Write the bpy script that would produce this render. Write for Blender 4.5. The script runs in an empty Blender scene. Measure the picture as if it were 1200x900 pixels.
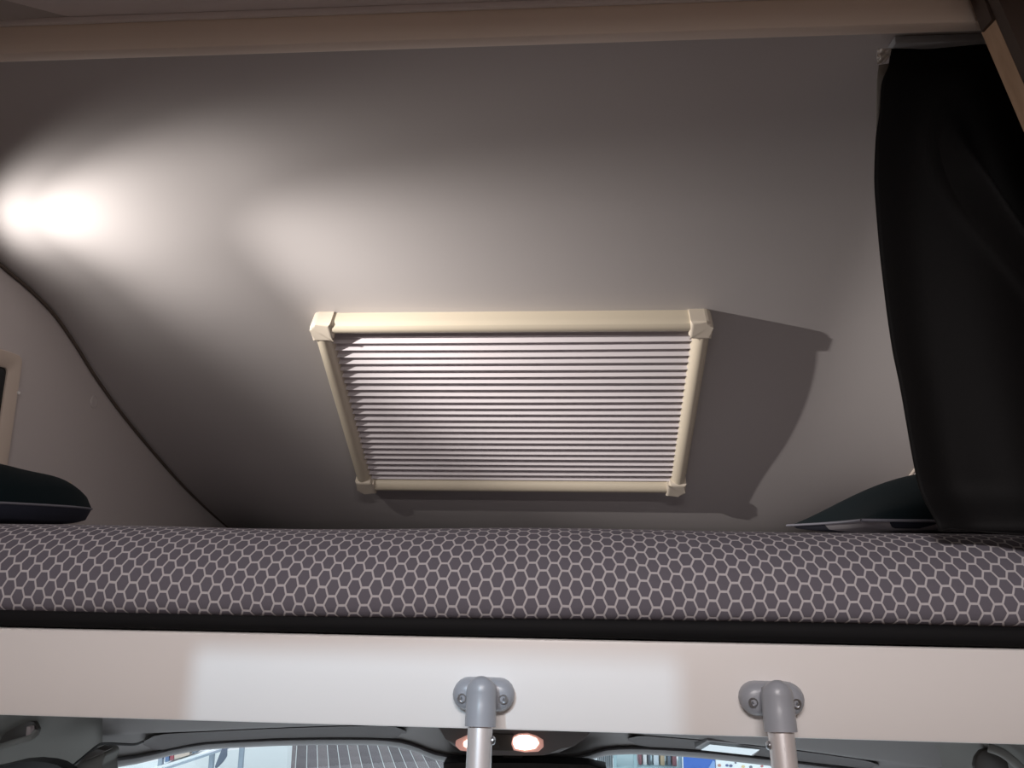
import bpy, bmesh, math, random
from mathutils import Vector, Matrix
import numpy as np
random.seed(7)
C = bpy.context.scene.collection
SC = bpy.context.scene
ZC = 1.62                      # camera height above the living-area floor (m)

# ------------------------------------------------------------------ camera
F_PX = 900.0
PITCH, YAW, ROLL = map(math.radians, (11.5, 4.0, 0.7))
fwd = Vector((-math.sin(YAW)*math.cos(PITCH), math.cos(YAW)*math.cos(PITCH), math.sin(PITCH)))
r0 = Vector((math.cos(YAW), math.sin(YAW), 0)); u0 = r0.cross(fwd)
rgt = r0*math.cos(ROLL) + u0*math.sin(ROLL)
upv = -r0*math.sin(ROLL) + u0*math.cos(ROLL)
cd = bpy.data.cameras.new('camera'); cam = bpy.data.objects.new('camera', cd); C.objects.link(cam)
cd.sensor_fit = 'HORIZONTAL'; cd.sensor_width = 36.0; cd.lens = 36.0*F_PX/1200.0
cd.clip_start = 0.02; cd.clip_end = 200
M = Matrix((rgt, upv, -fwd)).transposed().to_4x4(); M.translation = Vector((0, 0, ZC))
cam.matrix_world = M
SC.camera = cam

def at(x, y, D):
    """point seen at photo position (x, y) that stands D metres forward of the camera"""
    d = fwd + rgt*((x-600)/F_PX) - upv*((y-450)/F_PX)
    d = d*(D/d.y)
    return Vector((d.x, d.y, d.z + ZC))

# ------------------------------------------------------------------ world, lights, exposure
w = bpy.data.worlds.new('hall_daylight'); SC.world = w; w.use_nodes = True
w.node_tree.nodes['Background'].inputs[0].default_value = (0.86, 0.94, 1.0, 1)
w.node_tree.nodes['Background'].inputs[1].default_value = 1.7
SC.view_settings.view_transform = 'Standard'; SC.view_settings.look = 'None'
SC.view_settings.gamma = 1.0; SC.view_settings.use_curve_mapping = False
SC.view_settings.exposure = 0.0

def light(name, kind, loc, aim, energy, color, **kw):
    d = bpy.data.lights.new(name, kind); o = bpy.data.objects.new(name, d); C.objects.link(o)
    o.location = loc; v = Vector(aim) - Vector(loc)
    o.rotation_euler = v.to_track_quat('-Z', 'Y').to_euler()
    d.energy = energy; d.color = color
    for k, x in kw.items(): setattr(d, k, x)
    return o
# added fill from the unseen rear, brightening board and alcove; no window is built
light('rear_fill_light', 'AREA', (-0.1, -2.35, 0.85), (-0.1, 0, 1.15), 1.2, (1.0, 0.95, 0.94), shape='RECTANGLE', size=1.4, size_y=0.6)
# added warm overhead fill, brightening the board while the alcove stays dim
light('overhead_fill_light', 'AREA', (0.0, -0.55, ZC+0.640), (0.0, -0.55, 0), 36, (1.0, 0.925, 0.91), shape='RECTANGLE', size=0.7, size_y=0.3)
# cool spot standing in for the board patch's unseen source; added box squares it
SPOT = Vector((-0.35, -0.35, ZC+0.39))
light('board_patch_spot', 'SPOT', SPOT, (-0.155, 0.9, ZC-0.36), 28, (0.58, 0.82, 1.0), spot_size=math.radians(50), spot_blend=0.0, shadow_soft_size=0.0011)
# reading lamp on the left alcove wall
LAMP = Vector((-1.02, 1.12, ZC+0.445))
LAIM = Vector((1.30, 0.52, -0.19))
light('reading_lamp_beam', 'SPOT', LAMP, LAMP + LAIM, 76, (1.0, 0.94, 0.89), spot_size=math.radians(58), spot_blend=1.0, shadow_soft_size=0.006)
light('reading_lamp_halo', 'SPOT', LAMP, LAMP + Vector((1.1, 0.62, 0.06)), 13, (1.0, 0.94, 0.89), spot_size=math.radians(92), spot_blend=0.8, shadow_soft_size=0.006)
light('reading_lamp_spill', 'SPOT', LAMP, LAMP + Vector((0.70, 0.56, 0.24)), 5.0, (1.0, 0.94, 0.89), spot_size=math.radians(118), spot_blend=0.9, shadow_soft_size=0.006)

# ------------------------------------------------------------------ materials
MATS = {}
def mat(name, col, rough=0.6, metal=0.0, spec=0.5, bump=0.0, bscale=400.0, vary=0.0, vscale=3.0, emit=None, estr=0.0, coat=0.0, sheen=0.0):
    if name in MATS: return MATS[name]
    m = bpy.data.materials.new(name); m.use_nodes = True; nt = m.node_tree
    b = nt.nodes['Principled BSDF']
    b.inputs['Base Color'].default_value = (*col, 1); b.inputs['Roughness'].default_value = rough
    b.inputs['Metallic'].default_value = metal; b.inputs['Specular IOR Level'].default_value = spec
    b.inputs['Coat Weight'].default_value = coat; b.inputs['Sheen Weight'].default_value = sheen
    tc = nt.nodes.new('ShaderNodeTexCoord')
    if vary:
        n = nt.nodes.new('ShaderNodeTexNoise'); n.inputs['Scale'].default_value = vscale; n.inputs['Detail'].default_value = 4
        nt.links.new(tc.outputs['Object'], n.inputs['Vector'])
        r = nt.nodes.new('ShaderNodeValToRGB')
        r.color_ramp.elements[0].color = (*[c*(1-vary) for c in col], 1); r.color_ramp.elements[0].position = 0.3
        r.color_ramp.elements[1].color = (*[min(1, c*(1+vary)) for c in col], 1); r.color_ramp.elements[1].position = 0.7
        nt.links.new(n.outputs['Fac'], r.inputs['Fac']); nt.links.new(r.outputs['Color'], b.inputs['Base Color'])
    if bump:
        n = nt.nodes.new('ShaderNodeTexNoise'); n.inputs['Scale'].default_value = bscale; n.inputs['Detail'].default_value = 2
        nt.links.new(tc.outputs['Object'], n.inputs['Vector'])
        bp = nt.nodes.new('ShaderNodeBump'); bp.inputs['Strength'].default_value = bump; bp.inputs['Distance'].default_value = 0.001
        nt.links.new(n.outputs['Fac'], bp.inputs['Height']); nt.links.new(bp.outputs['Normal'], b.inputs['Normal'])
    if emit:
        b.inputs['Emission Color'].default_value = (*emit, 1); b.inputs['Emission Strength'].default_value = estr
    MATS[name] = m
    return m

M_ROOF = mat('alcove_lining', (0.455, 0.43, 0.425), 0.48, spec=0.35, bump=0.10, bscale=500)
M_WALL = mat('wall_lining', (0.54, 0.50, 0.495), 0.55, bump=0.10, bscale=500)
M_CEIL = mat('living_ceiling', (0.70, 0.66, 0.67), 0.5, bump=0.1)
M_BEIGE = mat('beige_trim', (0.80, 0.70, 0.61), 0.5, vary=0.04)
M_CREAM = mat('cream_plastic', (0.63, 0.56, 0.44), 0.38)
M_CREAM2 = mat('cream_plastic_corner', (0.66, 0.59, 0.49), 0.36)
M_BLIND = mat('blind_fabric', (0.70, 0.66, 0.68), 0.85, spec=0.1)
M_DARKGAP = mat('dark_gap', (0.03, 0.028, 0.027), 0.8)
M_WHITE = mat('white_laminate', (0.80, 0.775, 0.76), 0.42, bump=0.04, bscale=120)
M_BLACK = mat('black_cloth', (0.006, 0.006, 0.007), 0.75, spec=0.2)
M_CURTAIN = mat('black_satin', (0.0045, 0.0042, 0.0046), 0.68, spec=0.16, bump=0.12, bscale=700, sheen=0.0)
M_GREYPL = mat('grey_plastic', (0.30, 0.315, 0.35), 0.35)
M_ALU = mat('brushed_aluminium', (0.78, 0.75, 0.75), 0.34, metal=0.55, bump=0.02, bscale=300)
M_STEEL = mat('screw_steel', (0.40, 0.41, 0.43), 0.3, metal=1.0)
M_SCREWHOLE = mat('screw_hole', (0.10, 0.105, 0.12), 0.6)
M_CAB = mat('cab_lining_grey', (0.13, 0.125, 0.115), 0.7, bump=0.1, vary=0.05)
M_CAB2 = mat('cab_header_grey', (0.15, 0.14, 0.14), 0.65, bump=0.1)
M_LIP = mat('cab_lip_grey', (0.20, 0.20, 0.21), 0.5)
M_VISOR = mat('sun_visor_cloth', (0.095, 0.088, 0.090), 0.8, bump=0.2)
M_BROWN = mat('dark_brown_plastic', (0.045, 0.037, 0.033), 0.5)
M_BLACKPL = mat('black_plastic', (0.008, 0.008, 0.009), 0.4)
M_MIRROR = mat('mirror_glass', (0.85, 0.93, 0.95), 0.05, metal=1.0)
M_PANEL = mat('dark_brown_laminate', (0.055, 0.036, 0.027), 0.5, vary=0.15, vscale=8)
M_TEAL = mat('dark_teal_velvet', (0.004, 0.009, 0.0115), 0.9, spec=0.08, sheen=0.02, bump=0.2, bscale=250)
M_NAVY = mat('navy_cloth', (0.018, 0.022, 0.040), 0.8, bump=0.2, bscale=250)
M_PIPING = mat('grey_piping', (0.16, 0.16, 0.19), 0.7)
M_TAPE = mat('white_crinkled_tape', (0.78, 0.76, 0.74), 0.5, bump=0.4, bscale=150)
M_LINER = mat('grey_curtain_lining', (0.24, 0.23, 0.21), 0.8)
M_TRACK = mat('grey_track', (0.32, 0.33, 0.35), 0.4)
M_SEAM = mat('brown_sealing_bead', (0.10, 0.075, 0.06), 0.6)
M_FURN = mat('brown_furniture', (0.16, 0.11, 0.08), 0.5, vary=0.1)
M_FLOOR = mat('grey_floor', (0.12, 0.11, 0.10), 0.6, vary=0.1)
M_LENS = mat('lamp_lens_glow', (0.9, 0.75, 0.65), 0.3, emit=(1.0, 0.80, 0.66), estr=5.0)
M_LENSRIM = mat('lamp_lens_rim', (0.75, 0.42, 0.36), 0.3, emit=(1.0, 0.50, 0.42), estr=0.30)

def oak():
    m = bpy.data.materials.new('oak_edge_band'); m.use_nodes = True; nt = m.node_tree; b = nt.nodes['Principled BSDF']
    tc = nt.nodes.new('ShaderNodeTexCoord'); mp = nt.nodes.new('ShaderNodeMapping'); mp.inputs['Scale'].default_value = (60, 60, 6)
    n = nt.nodes.new('ShaderNodeTexNoise'); n.inputs['Scale'].default_value = 1.5; n.inputs['Detail'].default_value = 6
    r = nt.nodes.new('ShaderNodeValToRGB')
    r.color_ramp.elements[0].position = 0.3; r.color_ramp.elements[0].color = (0.36, 0.23, 0.14, 1)
    r.color_ramp.elements[1].position = 0.7; r.color_ramp.elements[1].color = (0.46, 0.31, 0.20, 1)
    nt.links.new(tc.outputs['Object'], mp.inputs[0]); nt.links.new(mp.outputs[0], n.inputs['Vector'])
    nt.links.new(n.outputs['Fac'], r.inputs['Fac']); nt.links.new(r.outputs['Color'], b.inputs['Base Color'])
    b.inputs['Roughness'].default_value = 0.5
    return m
M_OAK = oak()

def glass(name, tint, gloss_rough=0.02):
    m = bpy.data.materials.new(name); m.use_nodes = True; nt = m.node_tree
    nt.nodes.remove(nt.nodes['Principled BSDF'])
    t = nt.nodes.new('ShaderNodeBsdfTransparent'); t.inputs[0].default_value = (*tint, 1)
    g = nt.nodes.new('ShaderNodeBsdfGlossy'); g.inputs['Roughness'].default_value = gloss_rough
    mx = nt.nodes.new('ShaderNodeMixShader')
    mx.inputs[0].default_value = 0.04; nt.links.new(t.outputs[0], mx.inputs[1]); nt.links.new(g.outputs[0], mx.inputs[2])
    nt.links.new(mx.outputs[0], nt.nodes['Material Output'].inputs[0])
    return m
M_GLASS = glass('windscreen_glass', (0.93, 0.97, 0.97))
M_DARKGLASS = mat('dark_window_glass', (0.010, 0.011, 0.013), 0.08)

def hexmat():
    """printed honeycomb knit: dark grey cells, pale grey lines, in UV metres"""
    m = bpy.data.materials.new('honeycomb_fabric'); m.use_nodes = True; nt = m.node_tree; b = nt.nodes['Principled BSDF']
    N, L = nt.nodes.new, nt.links.new
    def math_(op, a, bb=None, c=None):
        n = N('ShaderNodeMath'); n.operation = op
        for i, v in enumerate((a, bb, c)):
            if v is None: continue
            if isinstance(v, (int, float)): n.inputs[i].default_value = v
            else: L(v, n.inputs[i])
        return n.outputs[0]
    uv = N('ShaderNodeUVMap'); uv.uv_map = 'cloth'
    # a slight wander so the knit is not ruler straight
    nz = N('ShaderNodeTexNoise'); nz.inputs['Scale'].default_value = 9; nz.inputs['Detail'].default_value = 2
    L(uv.outputs[0], nz.inputs['Vector'])
    sp = N('ShaderNodeSeparateXYZ'); L(uv.outputs[0], sp.inputs[0])
    wob = math_('MULTIPLY', math_('SUBTRACT', nz.outputs['Fac'], 0.5), 0.008)
    # cell pitch: 25 mm across a row (two columns), 19 mm down a column -> normalise to a regular hexagon grid
    u = math_('DIVIDE', math_('ADD', sp.outputs[0], wob), 0.0252)     # period 1 <-> sqrt(3)
    v = math_('DIVIDE', math_('ADD', sp.outputs[1], wob), 0.0195)     # period 1 <-> 1
    S3 = math.sqrt(3)
    X = math_('MULTIPLY', u, S3)
    def cell(ox, oy):
        a = math_('SUBTRACT', math_('MODULO', math_('ADD', math_('ADD', X, ox), 1000*S3), S3), S3/2)
        c = math_('SUBTRACT', math_('MODULO', math_('ADD', math_('ADD', v, oy), 1000), 1.0), 0.5)
        a = math_('ABSOLUTE', a); c = math_('ABSOLUTE', c)
        # flat-top hexagon, apothem 0.5: distance = max(|y|, |x|*sqrt3/2 + |y|/2)
        return math_('MAXIMUM', c, math_('ADD', math_('MULTIPLY', a, S3/2), math_('MULTIPLY', c, 0.5)))
    d = math_('MINIMUM', cell(0, 0), cell(S3/2, 0.5))
    rp = N('ShaderNodeValToRGB'); rp.color_ramp.elements[0].position = 0.415; rp.color_ramp.elements[1].position = 0.445
    rp.color_ramp.elements[0].color = (0, 0, 0, 1); rp.color_ramp.elements[1].color = (1, 1, 1, 1)
    L(d, rp.inputs['Fac'])
    n2 = N('ShaderNodeTexNoise'); n2.inputs['Scale'].default_value = 700; L(uv.outputs[0], n2.inputs['Vector'])
    mx = N('ShaderNodeMix'); mx.data_type = 'RGBA'
    mx.inputs['A'].default_value = (0.135, 0.125, 0.150, 1); mx.inputs['B'].default_value = (0.50, 0.475, 0.495, 1)
    L(rp.outputs['Color'], mx.inputs['Factor'])
    m2 = N('ShaderNodeMix'); m2.data_type = 'RGBA'; m2.blend_type = 'MULTIPLY'; m2.inputs['Factor'].default_value = 0.35
    L(mx.outputs['Result'], m2.inputs['A']); L(n2.outputs['Color'], m2.inputs['B'])
    L(mx.outputs['Result'], b.inputs['Base Color'])
    bp = N('ShaderNodeBump'); bp.inputs['Strength'].default_value = 0.5; bp.inputs['Distance'].default_value = 0.0012
    inv = math_('ADD', math_('MULTIPLY', rp.outputs['Color'], -0.7), math_('MULTIPLY', n2.outputs['Fac'], 0.3))
    L(inv, bp.inputs['Height']); L(bp.outputs['Normal'], b.inputs['Normal'])
    b.inputs['Roughness'].default_value = 0.85; b.inputs['Specular IOR Level'].default_value = 0.15
    return m
M_HEX = hexmat()

# ------------------------------------------------------------------ mesh helpers
def mesh(name, verts, faces, m, parent=None, smooth=False, sharp=None):
    me = bpy.data.meshes.new(name); me.from_pydata([tuple(v) for v in verts], [], faces); me.update()
    return link(name, me, m, parent, smooth, sharp)
def link(name, me, m, parent=None, smooth=False, sharp=None):
    bm = bmesh.new(); bm.from_mesh(me); bmesh.ops.recalc_face_normals(bm, faces=bm.faces); bm.to_mesh(me); bm.free()
    o = bpy.data.objects.new(name, me); C.objects.link(o)
    if m: me.materials.append(m)
    if smooth:
        me.polygons.foreach_set('use_smooth', [True]*len(me.polygons))
        if sharp: me.set_sharp_from_angle(angle=math.radians(sharp))
    if parent: o.parent = parent
    return o
def tag(o, label=None, cat=None, group=None, kind=None):
    if label: o['label'] = label
    if cat: o['category'] = cat
    if group: o['group'] = group
    if kind: o['kind'] = kind
    return o
def thing(name, label, cat, loc=(0, 0, 0), group=None):
    o = bpy.data.objects.new(name, None); C.objects.link(o); o.location = (0, 0, 0); o.empty_display_size = 0.05
    o.location = loc
    return tag(o, label, cat, group)
def kid(o, parent):
    """parent o (built in world coordinates) to a thing"""
    o.parent = parent; o.matrix_parent_inverse = Matrix.Translation(-parent.location)
    return o
def box(name, lo, hi, m, parent=None, bev=0.0, seg=2):
    bm = bmesh.new(); bmesh.ops.create_cube(bm, size=1)
    for v in bm.verts:
        v.co = Vector([(lo[i]+hi[i])/2 + v.co[i]*(hi[i]-lo[i]) for i in range(3)])
    if bev: bmesh.ops.bevel(bm, geom=bm.edges[:], offset=bev, segments=seg, profile=0.5, affect='EDGES')
    me = bpy.data.meshes.new(name); bm.to_mesh(me); bm.free()
    o = link(name, me, m, None, bool(bev), 40)
    return kid(o, parent) if parent else o
def prism(name, pts, off, m, parent=None, bev=0.0, seg=2, smooth=True):
    """polygon pts (3-D, front) thickened by vector off"""
    bm = bmesh.new(); off = Vector(off)
    a = [bm.verts.new(p) for p in pts]; b = [bm.verts.new(Vector(p)+off) for p in pts]
    n = len(pts); bm.faces.new(a); bm.faces.new(b[::-1])
    for i in range(n): bm.faces.new((a[i], b[i], b[(i+1) % n], a[(i+1) % n]))
    if bev: bmesh.ops.bevel(bm, geom=bm.edges[:], offset=bev, segments=seg, profile=0.5, affect='EDGES', clamp_overlap=True)
    me = bpy.data.meshes.new(name); bm.to_mesh(me); bm.free()
    o = link(name, me, m, None, smooth, 40)
    return kid(o, parent) if parent else o
def grid(name, rows, m, parent=None, smooth=True, thick=0.0, sharp=None, uv=None):
    """rows: list of lists of points (equal length)"""
    nr, nc = len(rows), len(rows[0])
    V = [p for r in rows for p in r]
    Fc = [(i*nc+j, i*nc+j+1, (i+1)*nc+j+1, (i+1)*nc+j) for i in range(nr-1) for j in range(nc-1)]
    me = bpy.data.meshes.new(name); me.from_pydata([tuple(p) for p in V], [], Fc); me.update()
    if uv:
        lay = me.uv_layers.new(name='cloth')
        flat = [q for r in uv for q in r]
        for lp in me.loops: lay.data[lp.index].uv = flat[lp.vertex_index]
    o = bpy.data.objects.new(name, me); C.objects.link(o); me.materials.append(m)
    if smooth:
        me.polygons.foreach_set('use_smooth', [True]*len(me.polygons))
        if sharp: me.set_sharp_from_angle(angle=math.radians(sharp))
    if thick:
        s = o.modifiers.new('thickness', 'SOLIDIFY'); s.thickness = abs(thick); s.offset = 1 if thick > 0 else -1
    return kid(o, parent) if parent else o
def tube(name, pts, rad, m, parent=None, n=12, caps=True, flat=1.0):
    pts = [Vector(p) for p in pts]; R = rad if isinstance(rad, (list, tuple)) else [rad]*len(pts)
    V, Fc = [], []
    ref = None
    for i, p in enumerate(pts):
        t = (pts[min(i+1, len(pts)-1)] - pts[max(i-1, 0)]).normalized()
        if ref is None:
            ref = t.orthogonal().normalized() if abs(t.x) > 0.9 else Vector((1, 0, 0))
        a = (ref - t*ref.dot(t)).normalized(); ref = a; b = t.cross(a)
        for k in range(n):
            q = 2*math.pi*k/n
            V.append(p + a*(R[i]*math.cos(q)) + b*(R[i]*flat*math.sin(q)))
    for i in range(len(pts)-1):
        for k in range(n):
            Fc.append((i*n+k, i*n+(k+1) % n, (i+1)*n+(k+1) % n, (i+1)*n+k))
    if caps:
        Fc.append(tuple(range(n))[::-1]); Fc.append(tuple(range((len(pts)-1)*n, len(pts)*n)))
    o = mesh(name, V, Fc, m, None, True, 50)
    return kid(o, parent) if parent else o
def smooth_path(pts, n=8):
    pts = [Vector(p) for p in pts]; out = []
    for i in range(len(pts)-1):
        p0 = pts[max(i-1, 0)]; p1 = pts[i]; p2 = pts[i+1]; p3 = pts[min(i+2, len(pts)-1)]
        for k in range(n):
            t = k/n
            out.append(0.5*((2*p1)+(p2-p0)*t+(2*p0-5*p1+4*p2-p3)*t*t+(3*p1-p0-3*p2+p3)*t**3))
    out.append(pts[-1]); return out
def pchip(xs, ys):
    xs = np.array(xs, float); ys = np.array(ys, float); h = np.diff(xs); dl = np.diff(ys)/h
    d = np.zeros_like(xs); d[0], d[-1] = dl[0], dl[-1]
    for i in range(1, len(xs)-1):
        if dl[i-1]*dl[i] > 0:
            w1, w2 = 2*h[i]+h[i-1], h[i]+2*h[i-1]; d[i] = (w1+w2)/(w1/dl[i-1]+w2/dl[i])
    def f(x):
        x = min(max(x, xs[0]), xs[-1]); i = min(int(np.searchsorted(xs, x, 'right'))-1, len(h)-1); i = max(i, 0)
        t = (x-xs[i])/h[i]
        return float((2*t**3-3*t*t+1)*ys[i]+(t**3-2*t*t+t)*h[i]*d[i]+(-2*t**3+3*t*t)*ys[i+1]+(t**3-t*t)*h[i]*d[i+1])
    return f
def sstep(a, b, x):
    t = min(max((x-a)/(b-a), 0), 1); return t*t*(3-2*t)
def stadium(cx, cz, L, H, y, n=10):
    """horizontal stadium outline in a plane of constant y"""
    r = H/2; out = []
    for s, a0 in ((1, -90), (-1, 90)):
        for k in range(n+1):
            a = math.radians(a0+180*k/n); out.append(Vector((cx+s*(L/2-r)+r*math.cos(a), y, cz+r*math.sin(a))))
    return out

# ------------------------------------------------------------------ the setting
XL, XR = -1.05, 0.86
centre = pchip([0.78, 1.05, 1.25, 1.40, 1.584, 1.70, 1.82, 1.94, 2.059, 2.20, 2.36, 2.8], [0.668, 0.655, 0.628, 0.574, 0.484, 0.414, 0.333, 0.245, 0.152, 0.050, -0.045, -0.20])
side = pchip([0.78, 0.95, 1.12, 1.291, 1.364, 1.446, 1.524, 1.612, 1.725, 1.873, 2.067, 2.328, 2.8],
             [0.650, 0.615, 0.560, 0.492, 0.475, 0.448, 0.406, 0.350, 0.288, 0.218, 0.135, 0.044, -0.09])
def roof_z(x, D):
    wl = math.sin(math.pi/2*min(max((x-XL)/(-0.56-XL), 0), 1)); wr = math.sin(math.pi/2*min(max((XR-x)/(XR-0.56), 0), 1))
    k = min(wl, wr)
    return side(D)*(1-k) + centre(D)*k
xs = [XL-0.01] + list(np.linspace(XL+0.02, XR-0.02, 56)) + [XR+0.01]
Ds = list(np.linspace(0.80, 2.62, 80))
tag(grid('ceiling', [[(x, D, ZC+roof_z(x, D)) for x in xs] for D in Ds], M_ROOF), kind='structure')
tag(box('ceiling', (XL-0.05, -2.5, ZC+0.664), (XR+0.25, 0.852, ZC+0.70), M_CEIL), kind='structure')
# fascia over the alcove opening
tr = tag(bpy.data.objects.new('trim_1', None), kind='structure'); C.objects.link(tr)
box('fascia_board', (XL, 0.852, ZC+0.617), (XR+0.10, 0.872, ZC+0.680), M_BEIGE, tr, 0.003)
box('fascia_bead', (XL, 0.846, ZC+0.655), (XR+0.10, 0.852, ZC+0.664), M_CEIL, tr, 0.002)
# walls
def wall(name, x, out, m):
    lo, hi = min(x, x+out), max(x, x+out)
    e = tag(bpy.data.objects.new(name, None), kind='structure'); C.objects.link(e)
    box('alcove_panel', (lo, 0.90, ZC-0.21), (hi, 2.62, ZC+0.70), m, e)
    cx_ = -1.27 if out < 0 else 1.12
    box('cab_light_block', (min(cx_, cx_+out), 0.93, -0.4), (max(cx_, cx_+out), 2.0, ZC-0.215), M_CAB, e)  # unseen side, added to keep hall light out of the cab
    box('living_panel', (lo, -2.5, 0), (hi, 0.90, ZC+0.70), M_FURN, e)
    return e
wl_ = wall('wall_left', XL, -0.03, M_WALL)
wr_ = wall('wall_right', XR, 0.03, M_WALL)
tag(box('wall_rear', (XL-0.03, -2.53, 0), (XR+0.03, -2.5, ZC+0.70), M_FURN), kind='structure')
tag(box('floor', (XL-0.03, -2.5, -0.03), (XR+0.03, 1.2, 0), M_FLOOR), kind='structure')
nf = tag(bpy.data.objects.new('wall_front', None), kind='structure'); C.objects.link(nf)  # unseen nose closure, added against hall light leaking into the alcove
box('nose_leak_floor', (XL-0.03, 2.24, ZC-0.235), (XR+0.03, 2.66, ZC-0.205), M_WALL, nf)
box('nose_leak_panel', (XL-0.03, 2.625, ZC-0.205), (XR+0.03, 2.66, ZC+0.05), M_WALL, nf)
# sealing beads along the roof edge on both walls
for nm, x, dx, mm in (('trim_2', XL, 0.003, M_SEAM), ('trim_3', XR, -0.003, M_BEIGE)):
    tag(tube(nm, [(x+dx, D, ZC+roof_z(x, D)-0.002) for D in np.linspace(0.95, 2.5, 70)], 0.0035, mm, n=8), kind='structure')
# screw cap and small nail head on the left wall
def wall_disc(name, px, py, r, m, label, cat):
    d = at(px, py, 1.0) - Vector((0, 0, ZC)); s = XL/d.x; P = Vector((XL, d.y*s, ZC+d.z*s))
    rows = []
    for rr, h in ((r, 0.0), (r, 0.0012), (r*0.8, 0.0026), (r*0.55, 0.0024), (0.0005, 0.0022)):
        rows.append([(P.x+h, P.y+rr*math.cos(a), P.z+rr*math.sin(a)) for a in np.linspace(0, 2*math.pi, 21)])
    return tag(grid(name, rows, m, sharp=30), label, cat)
wall_disc('screw_cap', 110, 471, 0.0145, M_WALL, 'small round grey screw cap on alcove wall beside the roof edge', 'screw cap')
wall_disc('nail_head', 82, 566, 0.0028, M_CREAM, 'tiny pale nail head low on wall above the dark pillow', 'nail')

# side window frame on the left wall
def rrect(y0, y1, z0, z1, r, n=6):
    out = []
    for cy, cz, a0 in ((y1-r, z1-r, 0), (y0+r, z1-r, 90), (y0+r, z0+r, 180), (y1-r, z0+r, 270)):
        for k in range(n+1):
            a = math.radians(a0+90*k/n); out.append((cy+r*math.cos(a), cz+r*math.sin(a)))
    return out
we = tag(bpy.data.objects.new('window_1', None), kind='structure'); C.objects.link(we)
yo1 = 1.378; zo0, zo1 = ZC+0.02, ZC+0.338
rings = []
for y1, z0, z1, r, h in ((yo1, zo0, zo1, 0.014, 0.0), (yo1-0.001, zo0+0.001, zo1-0.001, 0.014, 0.005), (yo1-0.003, zo0+0.003, zo1-0.003, 0.012, 0.007),
                         (yo1-0.030, zo0+0.035, zo1-0.030, 0.010, 0.0065), (yo1-0.033, zo0+0.038, zo1-0.033, 0.008, 0.004), (yo1-0.033, zo0+0.038, zo1-0.033, 0.008, 0.0005)):
    y0 = 0.93 + (yo1-y1)
    p = rrect(y0, y1, z0, z1, r); p.append(p[0]); rings.append([(XL+h, a, b) for a, b in p])
kid(grid('window_frame', rings, mat('window_frame_beige', (0.58, 0.49, 0.42), 0.5), sharp=40), we)
kid(mesh('pane', [(XL+0.001, a, b) for a, b in rrect(0.96, yo1-0.032, zo0+0.037, zo1-0.032, 0.008)], [tuple(range(28))], M_DARKGLASS), we)
for z in (ZC+0.265, ZC+0.085):
    kid(box('clip', (XL+0.004, yo1-0.005, z-0.003), (XL+0.010, yo1+0.001, z+0.003), M_TAPE, None, 0.0012), we)

# ------------------------------------------------------------------ skylight with pleated blind
N_ = Vector((0, -0.571, -0.821)).normalized()         # into the room
V_ = Vector((0, 0.821, -0.571)).normalized()          # down the slope
O_ = Vector((-0.548, 1.560, ZC+0.4485)) - N_*0.042    # top corner where the frame meets the lining
WW, HH, DEP = 0.856, 0.578, 0.042
def fr(u, v, w_): return O_ + Vector((u, 0, 0)) + V_*v + N_*w_
sky = thing('skylight', 'cream plastic skylight frame with closed pleated blind on the sloping alcove ceiling', 'skylight', fr(WW/2, HH/2, 0))
RW = 0.034
prof = [(0.0, -0.03), (0.0, 0.026), (0.0012, 0.0325), (0.005, 0.0385), (0.0105, 0.0415), (0.017, 0.042), (0.0235, 0.0397), (0.029, 0.0345), (0.033, 0.0265), (0.0345, 0.016), (0.0345, -0.03)]
def rail(name, p0, p1, inward, m=M_CREAM, sc=1.0):
    """p0,p1 in (u,v) along the outer edge; profile runs inward"""
    rows = []
    for (u, v) in (p0, p1):
        rows.append([fr(u+inward[0]*a*sc, v+inward[1]*a*sc, b) for a, b in prof])
    o = grid(name, rows, m, sharp=28)
    return kid(o, sky)
CL = 0.046
rail('top_rail', (CL-0.002, 0.0015), (WW-CL+0.002, 0.0015), (0, 1))
rail('bottom_rail', (CL-0.002, HH-0.0015), (WW-CL+0.002, HH-0.0015), (0, -1))
rail('side_rail', (0.0015, CL-0.002), (0.0015, HH-CL+0.002), (1, 0))
rail('side_rail', (WW-0.0015, CL-0.002), (WW-0.0015, HH-CL+0.002), (-1, 0))
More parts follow.
